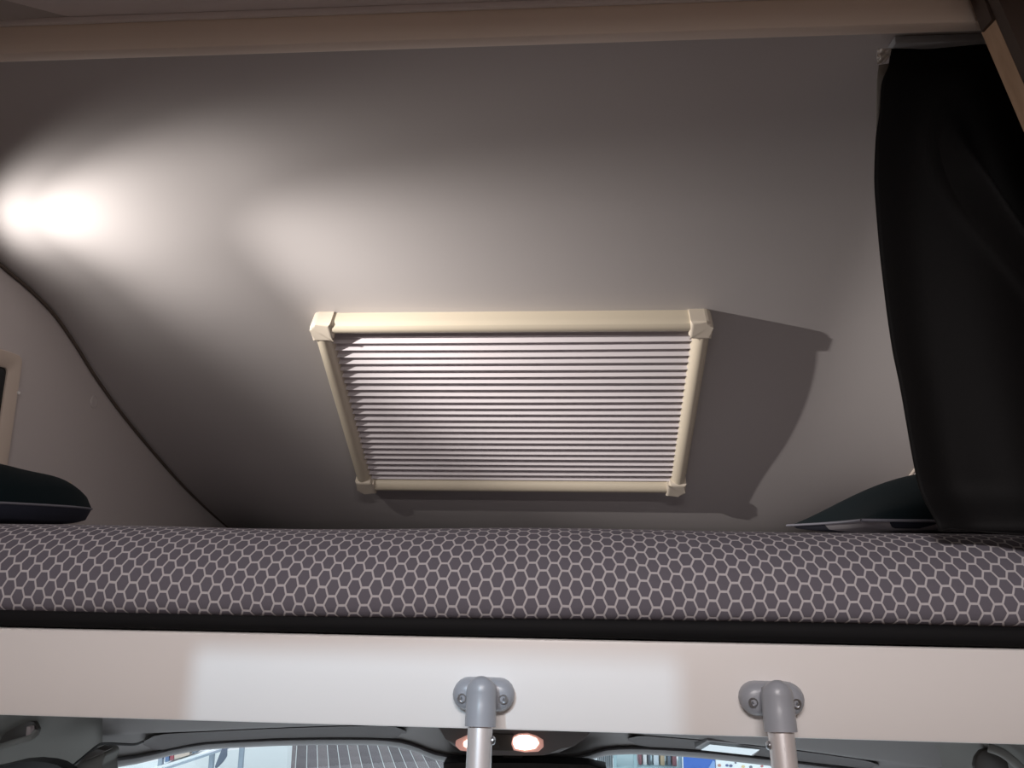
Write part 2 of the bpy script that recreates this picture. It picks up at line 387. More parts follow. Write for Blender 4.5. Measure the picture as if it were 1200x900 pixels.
# thin flange beside the far rail
def uvbox(name, u0, u1, v0, v1, w0, w1, m, bev=0.0, seg=3):
    bm = bmesh.new(); bmesh.ops.create_cube(bm, size=1)
    for v in bm.verts:
        c = v.co; v.co = Vector((u0+(c.x+.5)*(u1-u0), v0+(c.y+.5)*(v1-v0), w0+(c.z+.5)*(w1-w0)))
    if bev: bmesh.ops.bevel(bm, geom=bm.edges[:], offset=bev, segments=seg, profile=0.5, affect='EDGES')
    for v in bm.verts: v.co = fr(*v.co)
    me = bpy.data.meshes.new(name); bm.to_mesh(me); bm.free()
    return kid(link(name, me, m, None, bool(bev), 40), sky)
def corner(cu, cv, su, sv):
    """L-shaped moulded corner piece, slightly proud of the rails"""
    e = 0.0022; bm = bmesh.new(); a = CL; t = RW+0.004; r = 0.016
    out = [(a, -e)]
    out += [(-e+r-r*math.sin(q), -e+r-r*math.cos(q)) for q in np.linspace(0, math.pi/2, 6)]
    out += [(-e, a), (t, a), (t, t+0.002), (t+0.002, t), (a, t)]
    lo = [bm.verts.new((p[0], p[1], -0.03)) for p in out]; hi = [bm.verts.new((p[0], p[1], DEP+0.0028)) for p in out]
    n = len(out); bm.faces.new(hi); bm.faces.new(lo[::-1])
    for i in range(n): bm.faces.new((lo[i], lo[(i+1) % n], hi[(i+1) % n], hi[i]))
    ed = [e_ for e_ in bm.edges if all(v in hi for v in e_.verts)]
    bmesh.ops.bevel(bm, geom=ed, offset=0.007, segments=4, profile=0.5, affect='EDGES')
    for v in bm.verts:
        c = v.co.copy(); v.co = fr(cu+su*c.x, cv+sv*c.y, c.z)
    me = bpy.data.meshes.new('corner_piece'); bm.to_mesh(me); bm.free()
    kid(link('corner_piece', me, M_CREAM2, None, False), sky)
corner(0, 0, 1, 1); corner(WW, 0, -1, 1); corner(0, HH, 1, -1); corner(WW, HH, -1, -1)
uvbox('backing_panel', 0.02, WW-0.02, 0.02, HH-0.02, -0.030, -0.006, M_DARKGAP)
uvbox('flange', -0.0045, 0.003, CL, HH-CL, -0.03, 0.010, M_CREAM, 0.001, 2)
uvbox('flange', WW-0.003, WW+0.0045, CL, HH-CL, -0.03, 0.010, M_CREAM, 0.001, 2)
# pleated fabric: one continuous zig-zag cloth, three folds bunched at the top
v = 0.030; zz = [(v, 0.002)]
for k in range(3):
    p = 0.0085; zz += [(v+p*0.55, 0.022), (v+p, 0.008)]; v += p
NP = 24; rest = (HH-0.030) - v
for k in range(NP):
    p = rest/NP; j = random.uniform(-0.0006, 0.0006)
    zz += [(v+p*0.50+j, 0.0265), (v+p, 0.0005)]; v += p
us = np.linspace(0.031, WW-0.031, 25)
ph = [random.uniform(0, 6.28) for _ in zz]
rows = [[fr(u, a+0.0007*math.sin(3.0*u+ph[i])+0.0010*math.sin(math.pi*u/WW), b) for u in us] for i, (a, b) in enumerate(zz)]
bl = grid('pleated_blind', rows, M_BLIND, smooth=False); kid(bl, sky); bl['label'] = 'pale grey pleated blind fabric drawn shut'

# ------------------------------------------------------------------ bed
bed = thing('bed', 'alcove bed platform with a long white laminate front board', 'bed', (-0.1, 0.9, ZC-0.2045))
box('front_board', (XL, 0.900, ZC-0.2045), (XR, 0.925, ZC-0.1085), M_WHITE, bed, 0.003)
box('base_panel', (XL, 0.926, ZC-0.195), (XR, 2.28, ZC-0.112), M_WALL, bed)
mt = thing('mattress', 'mattress in grey honeycomb fabric with black underside lying on the alcove bed', 'mattress', (-0.1, 1.6, ZC-0.108))
pr = [(0.912, -0.088), (0.902, -0.087), (0.8945, -0.080), (0.8925, -0.068), (0.896, -0.050), (0.9035, -0.034), (0.915, -0.019), (0.931, -0.0055), (0.950, 0.0045), (0.972, 0.0110), (0.998, 0.0135), (1.03, 0.0132), (1.09, 0.0115), (1.3, 0.0100), (1.7, 0.0100), (2.20, 0.0100)]
pp = smooth_path([Vector((0, a, b)) for a, b in pr], 4)
arc = [0.0]
for a, b in zip(pp, pp[1:]): arc.append(arc[-1]+(b-a).length)
mx_ = list(np.linspace(XL+0.004, XR-0.004, 90))
rows, uvr = [], []
for p, s in zip(pp, arc):
    row = []; ur = []
    for x in mx_:
        k = sstep(-0.095, -0.02, p.z)
        dz = 0.0018*math.sin(5.1*x+0.8)*k + 0.0012*math.sin(11*x+2)*k + (1-k)*(0.0030*x + 0.0012*math.sin(4.2*x+0.4))
        dy = 0.0016*math.sin(7.3*x)*(1-sstep(1.0, 1.2, p.y))
        row.append((x, p.y+dy, ZC+p.z+dz)); ur.append((x, s+0.0018*math.sin(3.0*x+1.0)))
    rows.append(row); uvr.append(ur)
kid(grid('patterned_cover', rows, M_HEX, uv=uvr), mt)
# black lower border of the mattress
pb = [(2.2, -0.087), (1.0, -0.087), (0.905, -0.084), (0.8985, -0.090), (0.8975, -0.098), (0.9005, -0.1055), (0.910, -0.1075), (1.0, -0.108), (2.2, -0.108)]
rows = [[(x, a, ZC+b + (0.0012*math.sin(6*x+1) if 0.1 > a-0.8 else 0)) for x in mx_] for a, b in pb]
u_ = kid(grid('underside', rows, M_BLACK), mt); u_['label'] = 'black lower border of the mattress'

# pillows
def pillow(name, label, origin, L, Wd, top, bot, m_top, m_bot, under, ptop=1.1, pbot=0.5, wall_x=None, yaw=0.0, rnd=0.06):
    """cushion with its welt at origin height: softly domed top, flatter underside, pinched corners"""
    t = thing(name, label, 'pillow', origin); n = 34
    ca, sa = math.cos(yaw), math.sin(yaw)
    def place(a, b, h):
        k = 0.06 if rnd <= 0.06 else 0.0
        px = a*(1-k*(1-b*b)-(rnd-k if k == 0 else 0)*b*b)*L/2; py = b*(1-k*(1-a*a)-(rnd-k if k == 0 else 0)*a*a)*Wd/2
        p = origin + Vector((px*ca-py*sa, px*sa+py*ca, h))
        if wall_x is not None and p.x < wall_x: p.x = wall_x + 0.02*(p.x-wall_x)
        return p
    def surf(sgn, hh, pw):
        rows = []
        for i in range(n+1):
            a = -1+2*i/n; r = []
            for j in range(n+1):
                b = -1+2*j/n
                f = max(0.0, 1-a*a)**pw * max(0.0, 1-b*b)**(pw*0.6)
                wv = 0.0022*math.sin(7*a+5*b)*f if sgn > 0 else 0
                r.append(place(a, b, sgn*hh*f + wv))
            rows.append(r)
        return rows
    kid(grid('front_cover', surf(1, top, ptop), m_top), t)
    k = kid(grid('back_cover', surf(-1, bot, pbot), m_bot), t); k['label'] = under
    edge = [(-1+2*i/n, -1) for i in range(n+1)] + [(1, -1+2*i/n) for i in range(1, n+1)] + [(1-2*i/n, 1) for i in range(1, n+1)] + [(-1, 1-2*i/n) for i in range(1, n+1)]
    kid(tube('piping', [place(a, b, 0) for a, b in edge], 0.0020, M_PIPING, n=6, caps=False), t)
    return t
def print_mat():
    m = bpy.data.materials.new('white_navy_print'); m.use_nodes = True; nt = m.node_tree; b = nt.nodes['Principled BSDF']
    tc = nt.nodes.new('ShaderNodeTexCoord'); n = nt.nodes.new('ShaderNodeTexVoronoi'); n.inputs['Scale'].default_value = 11
    r = nt.nodes.new('ShaderNodeValToRGB'); r.color_ramp.interpolation = 'CONSTANT'
    r.color_ramp.elements[0].color = (0.02, 0.024, 0.045, 1); r.color_ramp.elements[1].position = 0.42; r.color_ramp.elements[1].color = (0.42, 0.40, 0.42, 1)
    e = r.color_ramp.elements.new(0.60); e.color = (0.05, 0.055, 0.085, 1); e = r.color_ramp.elements.new(0.72); e.color = (0.45, 0.43, 0.45, 1)
    sp = nt.nodes.new('ShaderNodeSeparateColor')
    nt.links.new(tc.outputs['Object'], n.inputs['Vector']); nt.links.new(n.outputs['Color'], sp.inputs[0]); nt.links.new(sp.outputs[0], r.inputs['Fac'])
    nt.links.new(r.outputs['Color'], b.inputs['Base Color']); b.inputs['Roughness'].default_value = 0.85
    return m
M_PRINT = print_mat()
pillow('pillow', 'black pillow with navy underside on the mattress beside the side window', Vector((-1.04, 1.265, ZC+0.0475)),
       0.385, 0.30, 0.074, 0.0345, M_TEAL, M_NAVY, 'navy underside', 0.42, 0.16, XL+0.006, 0.0, 0.16)
pillow('pillow', 'dark teal pillow with navy and white print underneath, half behind the black curtain', Vector((0.625, 1.27, ZC+0.0325)),
       0.445, 0.36, 0.087, 0.019, M_TEAL, M_PRINT, 'navy and white printed underside', 0.85, 0.35)

# ------------------------------------------------------------------ curtain
cur = thing('curtain', 'black cloth curtain hanging in front of the alcove beside the wooden panel', 'curtain', (0.62, 0.95, ZC+0.02))
edge_px = [(1044, 57), (1042, 75), (1034, 96), (1031, 132), (1026.5, 164), (1026, 232), (1030, 280), (1038, 352), (1046, 408), (1055, 452), (1071, 542), (1082, 596), (1087, 622)]
ep = [at(x, y, 0.945) for x, y in edge_px]
ez = [p.z for p in ep][::-1]; ex = [p.x for p in ep][::-1]
edge_x = pchip(ez, ex)
ztop, zbot = ep[0].z, ZC+0.017
NR, NC = 110, 90
rows = []
for i in range(NR+1):
    t = i/NR; z = ztop + (zbot-ztop)*t
    row = []
    x0 = edge_x(z)
    for j in range(NC+1):
        s = j/NC; x = x0 + s*(0.855-x0)
        amp = 0.004 + 0.014*t
        y = 0.945 + amp*math.sin(2*math.pi*(2.1*s+0.10+0.10*math.sin(2.2*t)))*sstep(0, 0.15, s)
        # one long drooping fold that swings out to the side on its way down
        c = 0.18 + 0.06*t + 0.40*sstep(0.12, 0.9, t)**1.2
        g = math.exp(-((s-c)/0.040)**2)*sstep(0.10, 0.35, t)
        y -= 0.042*g
        y += 0.018*math.exp(-((s-c-0.075)/0.045)**2)*sstep(0.15, 0.4, t)
        # bottom slumps onto the mattress
        k = sstep(0.90, 1.0, t)
        y -= 0.020*k*k + 0.010*k*math.sin(7*s+1)
        zz_ = z + 0.004*k*math.sin(9*s)*(s) 
        row.append((x, y, max(zz_, ZC+0.0125)))
    rows.append(row)
# the hem spreads forward along the mattress top
for q in range(1, 7):
    row = []
    for j in range(NC+1):
        s = j/NC; x, y, z = rows[NR][j]; e = q/6
        row.append((x+0.006*e, y-0.030*e*(0.4+sstep(0.0, 0.5, s))+0.0, ZC+0.0165-0.008*e*e*sstep(0.1, 0.6, s)+0.003*math.sin(14*s+2*e)*e))
    rows.append(row)
kid(grid('cloth', rows, M_CURTAIN, thick=0.0018), cur)
# pale lining and crinkled tape at the top corner
lp = [(1030, 76), (1043, 74), (1036, 95), (1031, 130), (1027, 160), (1027.5, 120), (1028, 92)]
prism('lining', [at(x, y, 0.9535) for x, y in lp], (0, 0.002, 0), M_LINER, cur, smooth=False)
rows = []
for i in range(7):
    r = []
    for j in range(7):
        a, b = i/6, j/6
        x = 1028 + 16.5*b - 7*a*b*a; y = 58 + 17*a - 2*b
        r.append(at(x, y, 0.936 + 0.006*math.sin(11*a+3*b)*math.sin(9*b+1)))
    rows.append(r)
kid(grid('heading_tape', rows, M_TAPE, smooth=False, thick=0.001), cur)
tag(box('curtain_rail', (0.436, 0.935, ZC+0.6485), (XR, 0.958, ZC+0.660), M_TRACK, None, 0.002), 'slim grey curtain rail under the ceiling above the black curtain', 'curtain rail')

# ------------------------------------------------------------------ wooden end panel at the top corner
pe = thing('cupboard_panel', 'dark brown cupboard end panel with pale oak edge by the ceiling', 'panel', at(1200, 60, 0.84))
A, B = at(1150, 38, 0.850), at(1250, 272, 0.850)
C1, D1 = at(1163, 14.5, 0.824), at(1263, 244, 0.824)
th = Vector((0.018, 0, 0.006))
V8 = [A, C1, D1, B] + [p + th for p in (A, C1, D1, B)]
ob = mesh('oak_edge', V8, [(0, 1, 2, 3), (4, 7, 6, 5), (0, 4, 5, 1), (1, 5, 6, 2), (2, 6, 7, 3), (3, 7, 4, 0)], M_OAK); kid(ob, pe); ob['label'] = 'pale oak edge band'
prism('brown_face', [at(1163.3, 14.5, 0.823), at(1263.5, 244, 0.823), at(1420, 244, 0.823), at(1420, -70, 0.823), at(1126, -70, 0.823)], (0, -0.016, 0), M_PANEL, pe, smooth=False)
prism('brown_return', [at(1118, -50, 0.846), at(1137, 0, 0.846), at(1150.3, 37.5, 0.846), at(1240, 37.5, 0.846), at(1240, -50, 0.846)], (0, -0.022, 0), M_PANEL, pe, smooth=False)

# ------------------------------------------------------------------ ladder
lad = thing('ladder', 'aluminium bunk ladder with grey plastic hooks fixed to the white board', 'ladder', (0.06, 0.45, 0))
def hook(px, py, foot_dx, rivet):
    c = at(px, py, 0.900); cx, cz = c.x, c.z
    # base plate: domed stadium with two screws
    rows = []
    for g, h in ((0, 0.0), (0.0, 0.008), (0.0015, 0.012), (0.004, 0.0155), (0.008, 0.0175), (0.013, 0.0185)):
        q = stadium(cx, cz, 0.068-2*g, 0.0345-2*g, 0.8995-h); q.append(q[0]); rows.append(q)
    ctr = [Vector((cx + (p.x-cx)*0.55, 0.8995-0.0188, cz)) for p in rows[-1]]
    rows.append(ctr)
    br = kid(grid('bracket', rows, M_GREYPL, sharp=50), lad)
    for s in (-1, 1):
        sx = cx + s*0.0225
        rg = []
        for rr, h in ((0.0050, 0.0170), (0.0050, 0.0192), (0.0036, 0.0192), (0.0034, 0.0178), (0.0003, 0.0178)):
            rg.append([(sx+rr*math.cos(a), 0.8995-h, cz-0.002+rr*math.sin(a)) for a in np.linspace(0, 2*math.pi, 17)])
        sc = grid('screw', rg, M_STEEL, sharp=30); sc.parent = br
        rec = mesh('screw_recess', [(sx+0.0016*math.cos(a), 0.8995-0.0182, cz-0.002+0.0016*math.sin(a)) for a in np.linspace(0, 2*math.pi, 9)[:-1]], [tuple(range(8))], M_SCREWHOLE)
        rec.parent = br
    # elbow: out of the bracket and over, then down into a sleeve
    z0 = cz
    lean = Vector((foot_dx, -0.20, -1.0)).normalized()
    P2 = Vector((cx, 0.868, z0-0.007))
    up_ = [(0.0178, 0.006, 0.004), (0.0172, 0.010, 0.003), (0.0155, 0.0136, 0.002), (0.0125, 0.0156, 0.001), (0.008, 0.0163, 0.0005), (0.0, 0.0163, 0.0)]
    path = [Vector((cx, 0.8705+dy, z0+dz)) for dz, r, dy in up_]; rad = [r for dz, r, dy in up_]
    path += [P2, P2+lean*0.010, P2+lean*0.018]; rad += [0.0163, 0.0163, 0.0163]
    el = kid(tube('elbow', path, rad, M_GREYPL, n=28), lad)
    box('elbow_root', (cx-0.0135, 0.868, z0-0.014), (cx+0.0135, 0.893, z0+0.0145), M_GREYPL, lad, 0.004)
    kid(tube('elbow_collar', [P2+lean*0.0095, P2+lean*0.0200], [0.0165, 0.0165], M_GREYPL, n=28), lad)
    foot = P2 + lean*((P2.z-0.012)/-lean.z)
    kid(tube('rail', [P2+lean*0.016, P2+lean*0.4, foot], 0.0132, M_ALU, n=36), lad)
    kid(tube('rubber_foot', [foot-lean*0.03, foot+lean*0.012/abs(lean.z)], 0.0165, M_BLACKPL, n=20), lad)
    rc = P2 + lean*0.033 + Vector((rivet*0.0128, 0, 0))
    rg = []
    for rr, h in ((0.0045, 0), (0.0045, 0.0018), (0.003, 0.0034), (0.0003, 0.0038)):
        rg.append([rc + Vector((rivet*h, 0, 0)) + Vector((0, rr*math.cos(a), rr*math.sin(a))) for a in np.linspace(0, 2*math.pi, 13)])
    kid(grid('rivet', rg, M_STEEL, sharp=40), lad)
    return P2, lean
LP, LL = hook(567.5, 812.5, -0.004, 1)
RP, RL = hook(902.5, 817.5, 0.012, -1)
for k in range(4):
    d = 0.33 + 0.27*k
    a, b = LP+LL*d, RP+RL*d
    kid(tube('rung', [a, a.lerp(b, 0.5), b], 0.012, M_ALU, n=18, flat=0.7), lad)

# ------------------------------------------------------------------ cab below the bed
HX = [120, 140, 160, 180, 200, 220, 240, 265, 290, 315, 340, 370, 400, 425, 440, 455, 470, 480, 490, 500, 510, 525, 540, 560, 590, 620, 640, 660, 675, 690, 700, 710, 725, 740, 760, 780, 800, 820, 840, 860, 880, 900, 920, 940, 970, 1000, 1040, 1080, 1120]
yAf = pchip([120, 160, 200, 240, 290, 340, 400, 460, 600, 700, 740, 780, 820, 860, 900, 940, 1000, 1120], [862, 860, 858, 856.5, 854, 852, 850, 849, 848, 855, 859.5, 863, 866.5, 870.5, 875, 879.5, 888, 904])
yBf = pchip([120, 140, 160, 180, 200, 240, 290, 340, 400, 440, 470, 490, 510, 525, 540, 570, 640, 660, 675, 690, 710, 740, 780, 820, 860, 900, 940, 1000, 1120],
            [889, 887.5, 885, 881, 876.5, 869.5, 866.5, 864.5, 863.8, 864.2, 867.5, 873.5, 881.5, 884.5, 886, 886.5, 888, 888, 886, 882.5, 876.5, 874.6, 876, 878.5, 882.5, 887, 892, 899, 916])
yCf = lambda x: yBf(x) + 9.3 + 2.5*sstep(200, 120, x) + 1.0*sstep(700, 900, x) + 2*sstep(930, 1000, x)
hd = thing('cab_headliner', 'grey moulded cab headliner under the bed with a dark curved windscreen header', 'headliner', at(600, 870, 1.66))
rows = []
for fn, D in ((lambda x: 820+0.02*x, 1.50), (lambda x: 832+0.02*x, 1.53), (lambda x: max(yAf(x)-3, 838+0.02*x), 1.585), (yAf, 1.60), (lambda x: yAf(x)+0.4, 1.612), (lambda x: yBf(x)-0.8, 1.684), (yBf, 1.690)):
    rows.append([at(x, fn(x), D) for x in HX])
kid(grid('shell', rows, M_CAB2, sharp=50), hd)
rows = []
for f, D in ((-0.10, 1.700), (-0.02, 1.690), (0.10, 1.681), (0.35, 1.677), (0.75, 1.681), (1.0, 1.694), (0.92, 1.76)):
    rows.append([at(x, yBf(x)+(yCf(x)-yBf(x))*f, D) for x in HX])
kid(grid('lower_lip', rows, M_LIP, sharp=60), hd)
prism('seam_groove', [at(588.6, 881, 1.681), at(590.2, 881, 1.681), at(590.6, 896, 1.681), at(588.8, 896, 1.681)], (0, 0.004, 0), M_BLACKPL, hd, smooth=False)

# grey lining of the cab sides
def lining(name, label, cols, rowsdef):
    rows = [[at(x, y, D + dD) for (x, dD) in cols] for (y, D) in rowsdef]
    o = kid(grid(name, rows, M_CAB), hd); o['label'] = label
    return o
lining('side_lining', 'lighter grey side lining by the driver door', [(-90, -0.16), (-30, -0.09), (20, -0.04), (70, 0.0), (105, 0.04), (128, 0.07)],
       [(828, 1.52), (850, 1.56), (870, 1.60), (890, 1.63), (910, 1.65), (930, 1.66)])
lining('side_lining', 'lighter grey side lining by the passenger door', [(930, 0.13), (960, 0.11), (990, 0.08), (1050, 0.02), (1110, -0.05), (1170, -0.12), (1240, -0.2), (1330, -0.28)],
       [(850, 1.54), (860, 1.56), (880, 1.60), (900, 1.63), (920, 1.65), (945, 1.66)])

# sun visors, folded up against the header
def visor(name, label, xs_, inset=1.0):
    t = thing(name, label, 'sun visor', at((xs_[0]+xs_[-1])/2, yAf((xs_[0]+xs_[-1])/2)+5, 1.64))
    rows = []
    for f, D in ((0.10, 1.618), (0.03, 1.608), (0.10, 1.604), (0.5, 1.636), (0.92, 1.668), (1.02, 1.676), (1.0, 1.690)):
        row = []
        for i, x in enumerate(xs_):
            e = 1 - 0.75*max(0, 1-min(i, len(xs_)-1-i)/2.0)**2
            a, b = yAf(x), yBf(x); mid = 0.5
            row.append(at(x, a+(b-a)*(mid+(f-mid)*e), D))
        rows.append(row)
    kid(grid('visor_pad', rows, M_VISOR, sharp=60), t)
    return t
visor('sun_visor', 'dark folded sun visor above the bright driver side of the windscreen', list(np.linspace(168, 476, 26)))
v2 = visor('sun_visor', 'dark folded sun visor with lit vanity mirror, beside the ladder', list(np.linspace(736, 1030, 26)))
def quad_at(pts, D0, D1, y0, y1):
    return [at(x, y, D0+(D1-D0)*(y-y0)/(y1-y0)) for x, y in pts]
mf = [(814, 877.0), (829, 867.6), (897, 874.4), (883, 886.0)]
prism('mirror_frame', quad_at(mf, 1.585, 1.662, 867.5, 886), (0, 0.004, 0.012), M_LIP, v2, 0.001)
mi = [(821, 876.6), (831.5, 870.2), (890, 876.2), (880, 883.0)]
prism('vanity_mirror', [p+Vector((0, -0.002, -0.003)) for p in quad_at(mi, 1.585, 1.662, 867.5, 886)], (0, 0.003, 0.006), M_MIRROR, v2, smooth=False)

# cab ceiling lamp with two glowing lenses
cl = thing('cab_lamp', 'cab ceiling lamp with two glowing warm lenses behind the ladder rail', 'lamp', at(588, 868, 1.58))
hp = [(498, 838), (520, 866), (530, 876), (548, 883), (570, 885), (610, 885.5), (640, 885), (660, 882.5), (676, 874), (690, 864), (712, 846), (706, 838)]
prism('housing', [at(588+(x-588)*0.97, y, 1.590) for x, y in hp], (0, 0.07, 0.0), M_CAB2, cl, 0.008, 3)
prism('centre_panel', [at(x, y, 1.583) for x, y in [(571, 860), (602, 861), (601, 880), (570, 879.5)]], (0, 0.02, 0), M_BROWN, cl, 0.001)
prism('switch', [at(x, y, 1.581) for x, y in [(573, 866), (585, 866), (585, 876), (573, 876)]], (0, 0.01, 0), M_BROWN, cl, 0.0008)
for rim, inner in (([(601, 863.5), (607, 860.8), (618, 860), (628, 863), (636.5, 868), (637, 875.5), (631, 881), (615, 881.8), (602, 879.5), (599, 872)],
                    [(602, 865.5), (609, 862), (619, 862), (628.5, 866), (631.5, 871.5), (627, 877.5), (615, 879.3), (604, 877.5), (601, 871)]),
                   ([(572, 860), (560, 859.5), (548, 862), (534, 868.5), (533.5, 874), (539, 879.5), (552, 881.5), (572, 880)],
                    [(570, 863), (558, 862.5), (549, 866), (543, 870.5), (543.5, 874.5), (550, 878), (560, 879), (570, 877.5)])):
    rm = prism('lens_rim', [at(x, y, 1.582) for x, y in rim], (0, 0.015, 0), M_LENSRIM, cl, 0.0012)
    k = prism('lens', [at(x, y, 1.5785) for x, y in inner], (0, 0.01, 0), M_LENS, None, 0.0012); kid(k, cl)

# rear-view mirror hanging under the lamp
rv = thing('rear_view_mirror', 'black rear view mirror hanging below the cab ceiling lamp', 'mirror', at(605, 905, 1.64))
prism('mirror_housing', [at(x, y, 1.625) for x, y in [(519, 893.5), (540, 893.8), (640, 894.5), (690, 896.5), (712, 901), (706, 935), (690, 940), (535, 938), (520, 930)]], (0, 0.05, 0), M_BLACKPL, rv, 0.004, 3)
prism('mirror_stem', [at(x, y, 1.66) for x, y in [(590, 885), (612, 885), (616, 900), (586, 900)]], (0, 0.04, 0), M_BLACKPL, rv, 0.002)

# grab handles
def handle(label, loop, rec, D, r):
    t = thing('grab_handle', label, 'handle', at(loop[0][0], loop[0][1], D))
    prism('recess', [at(x, y, D+0.022) for x, y in rec], (0, 0.012, 0), M_BROWN, t, 0.003)
    kid(tube('grip', smooth_path([at(x, y, D-0.012*math.sin(math.pi*i/(len(loop)-1))) for i, (x, y) in enumerate(loop)], 6), r, M_CAB, n=12), t)
    return t
h1 = handle('dark grab handle in the cab lining over the driver side door', [(-14, 882), (6, 873.5), (24, 868), (37, 864), (43, 857)], [(-4, 872), (6, 858), (18, 848), (30, 843), (40, 846), (44.5, 855), (42, 863), (25, 869)], 1.50, 0.0058)
prism('pivot_cap', [at(x, y, 1.508) for x, y in [(31, 851.5), (35.5, 851.5), (36, 861), (30, 862.5)]], (0, 0.012, 0), mat('handle_pink_cap', (0.34, 0.27, 0.26), 0.5), h1, 0.001)
handle('dark grab handle in the cab lining over the passenger side door', [(1158, 876), (1172, 881), (1184, 889), (1196, 900), (1206, 912)], [(1142, 898), (1144, 888), (1150, 880), (1160, 876.5), (1172, 882), (1180, 890), (1184, 902), (1160, 908), (1144, 906)], 1.46, 0.0075)

# windscreen pillar trim and door frame on the driver side
ap = thing('windscreen_pillar', 'grey pillar trim beside the windscreen edge at the driver side', 'pillar trim', at(110, 890, 1.52))
prism('pillar_cover', [at(x, y, 1.56) for x, y in [(84, 901), (100, 887), (114, 879), (122, 881.5), (124, 886), (118, 897), (124, 915), (80, 915)]], (0, 0.05, 0), M_CAB, ap, 0.003)
prism('pillar_cap', [at(x, y, 1.553) for x, y in [(92, 893), (104, 883), (113, 877), (124, 880), (116, 885), (100, 891)]], (0, 0.03, 0), M_BROWN, ap, 0.002)
kid(tube('pillar_seal', smooth_path([at(x, y, 1.555) for x, y in [(78, 903), (92, 892), (104, 882), (115, 873.5), (122, 871.5), (140, 872), (158, 872.5), (168, 869)]], 5), 0.0026, M_BLACKPL, n=8), ap)
df = thing('door_frame', 'black rubber arch of the driver door top under the grab handle', 'door frame', at(35, 900, 1.50))
prism('rubber_seal', [at(x, y, 1.50) for x, y in [(-40, 915), (-25, 903), (0, 898.5), (20, 893.5), (38, 892), (55, 893.5), (68, 897), (80, 903), (88, 915)]], (0, 0.03, 0), M_BLACKPL, df, 0.004, 3)

# windscreen
rows = []
for t in np.linspace(0, 1, 8):
    rows.append([(x, 1.80 - 0.05*((x+0.1)/1.0)**2 + 0.72*t, ZC-0.425 - 0.10*((x+0.1)/1.0)**2 - 0.78*t) for x in np.linspace(-1.0, 0.72, 24)])
tag(grid('windscreen', rows, M_GLASS, thick=0.004, sharp=40), 'clear cab windscreen below the dark header trim', 'windscreen')

# ------------------------------------------------------------------ the hall outside, seen through the windscreen
GZ = ZC - 2.17
M_SLAB = mat('hall_floor_base', (0.62, 0.62, 0.63), 0.5)
tag(box('ground', (-14, 2.8, GZ-0.1), (14, 16, GZ-0.0125), M_SLAB), kind='structure')
pm = [mat('floor_plank_%d' % i, c, 0.9, spec=0.05, vary=0.12, vscale=5) for i, c in enumerate([(0.125, 0.105, 0.115), (0.15, 0.125, 0.132), (0.11, 0.092, 0.10)])]
pf = tag(bpy.data.objects.new('floor', None), kind='structure'); C.objects.link(pf)
dirv = Vector((0.33, -1.0, 0)).normalized(); perp = Vector((-dirv.y, dirv.x, 0))
base = at(440, 884, 1); d0 = base - Vector((0, 0, ZC)); s0 = (GZ-ZC)/d0.z; base = Vector((d0.x*s0, d0.y*s0, GZ))
shared = {}
for i in range(-17, 18):
    k = i % 3
    if k not in shared:
        bm = bmesh.new(); bmesh.ops.create_cube(bm, size=1)
        for v_ in bm.verts: v_.co = Vector((v_.co.x*0.0975, v_.co.y*5.0, v_.co.z*0.006))
        bmesh.ops.bevel(bm, geom=[e for e in bm.edges if abs(e.verts[0].co.y-e.verts[1].co.y) > 1], offset=0.003, segments=1, affect='EDGES')
        me = bpy.data.meshes.new('plank'); bm.to_mesh(me); bm.free(); me.materials.append(pm[k]); shared[k] = me
    o = bpy.data.objects.new('plank', shared[k]); C.objects.link(o); o.parent = pf
    o.location = base + perp*(i*0.105) - Vector((0, 0, 0.0095)); o.rotation_euler = (0, 0, math.atan2(dirv.y, dirv.x)+math.pi/2)

M_HWHITE = mat('hall_white_panel', (0.86, 0.88, 0.90), 0.6)
M_HGREY = mat('rack_grey_metal', (0.28, 0.33, 0.40), 0.4, metal=0.3)
M_HTEAL = mat('shelf_teal_metal', (0.30, 0.42, 0.46), 0.4)
def hb(name, x0, x1, D, z0, z1, dep, m, parent=None, y=890, bev=0.004):
    a, b = at(x0, y, D).x, at(x1, y, D).x
    return box(name, (a, D, GZ+z0), (b, D+dep, GZ+z1), m, parent, bev)
tag(hb('display_wall', 100, 336, 6.6, -0.012, 2.4, 0.12, M_HWHITE), 'tall plain white display wall seen through the windscreen', 'wall')
tag(hb('partition_panel', 686, 1010, 6.8, -0.012, 2.4, 0.1, M_HWHITE), 'white partition behind the shop shelves seen through the windscreen', 'wall')
# book rack
rk = thing('book_rack', 'grey metal rack with slanted white shelf seen at the windscreen corner', 'rack', (at(215, 890, 5.0).x, 5.1, GZ-0.012))
for x in (187.5, 247, 281.5):
    kid(hb('post', x-2.6, x+2.6, 5.0, -0.012, 2.1, 0.03, M_HGREY, None), rk)
def beam(name, p, q, wd, ht, m, parent):
    d = (q-p).normalized(); s = Vector((0, 1, 0)); n = d.cross(s).normalized()
    V = []
    for e in (p, q):
        for a, b in ((-1, -1), (1, -1), (1, 1), (-1, 1)): V.append(e + s*(a*wd/2) + n*(b*ht/2))
    return kid(mesh(name, V, [(0, 1, 2, 3), (7, 6, 5, 4), (0, 4, 5, 1), (1, 5, 6, 2), (2, 6, 7, 3), (3, 7, 4, 0)], m), parent)
beam('shelf_rail', at(180, 905.5, 4.95), at(268, 876, 4.95), 0.03, 0.012, M_HGREY, rk)
beam('sloping_shelf', at(186, 898, 5.04), at(262, 874, 5.04), 0.16, 0.012, M_HWHITE, rk)
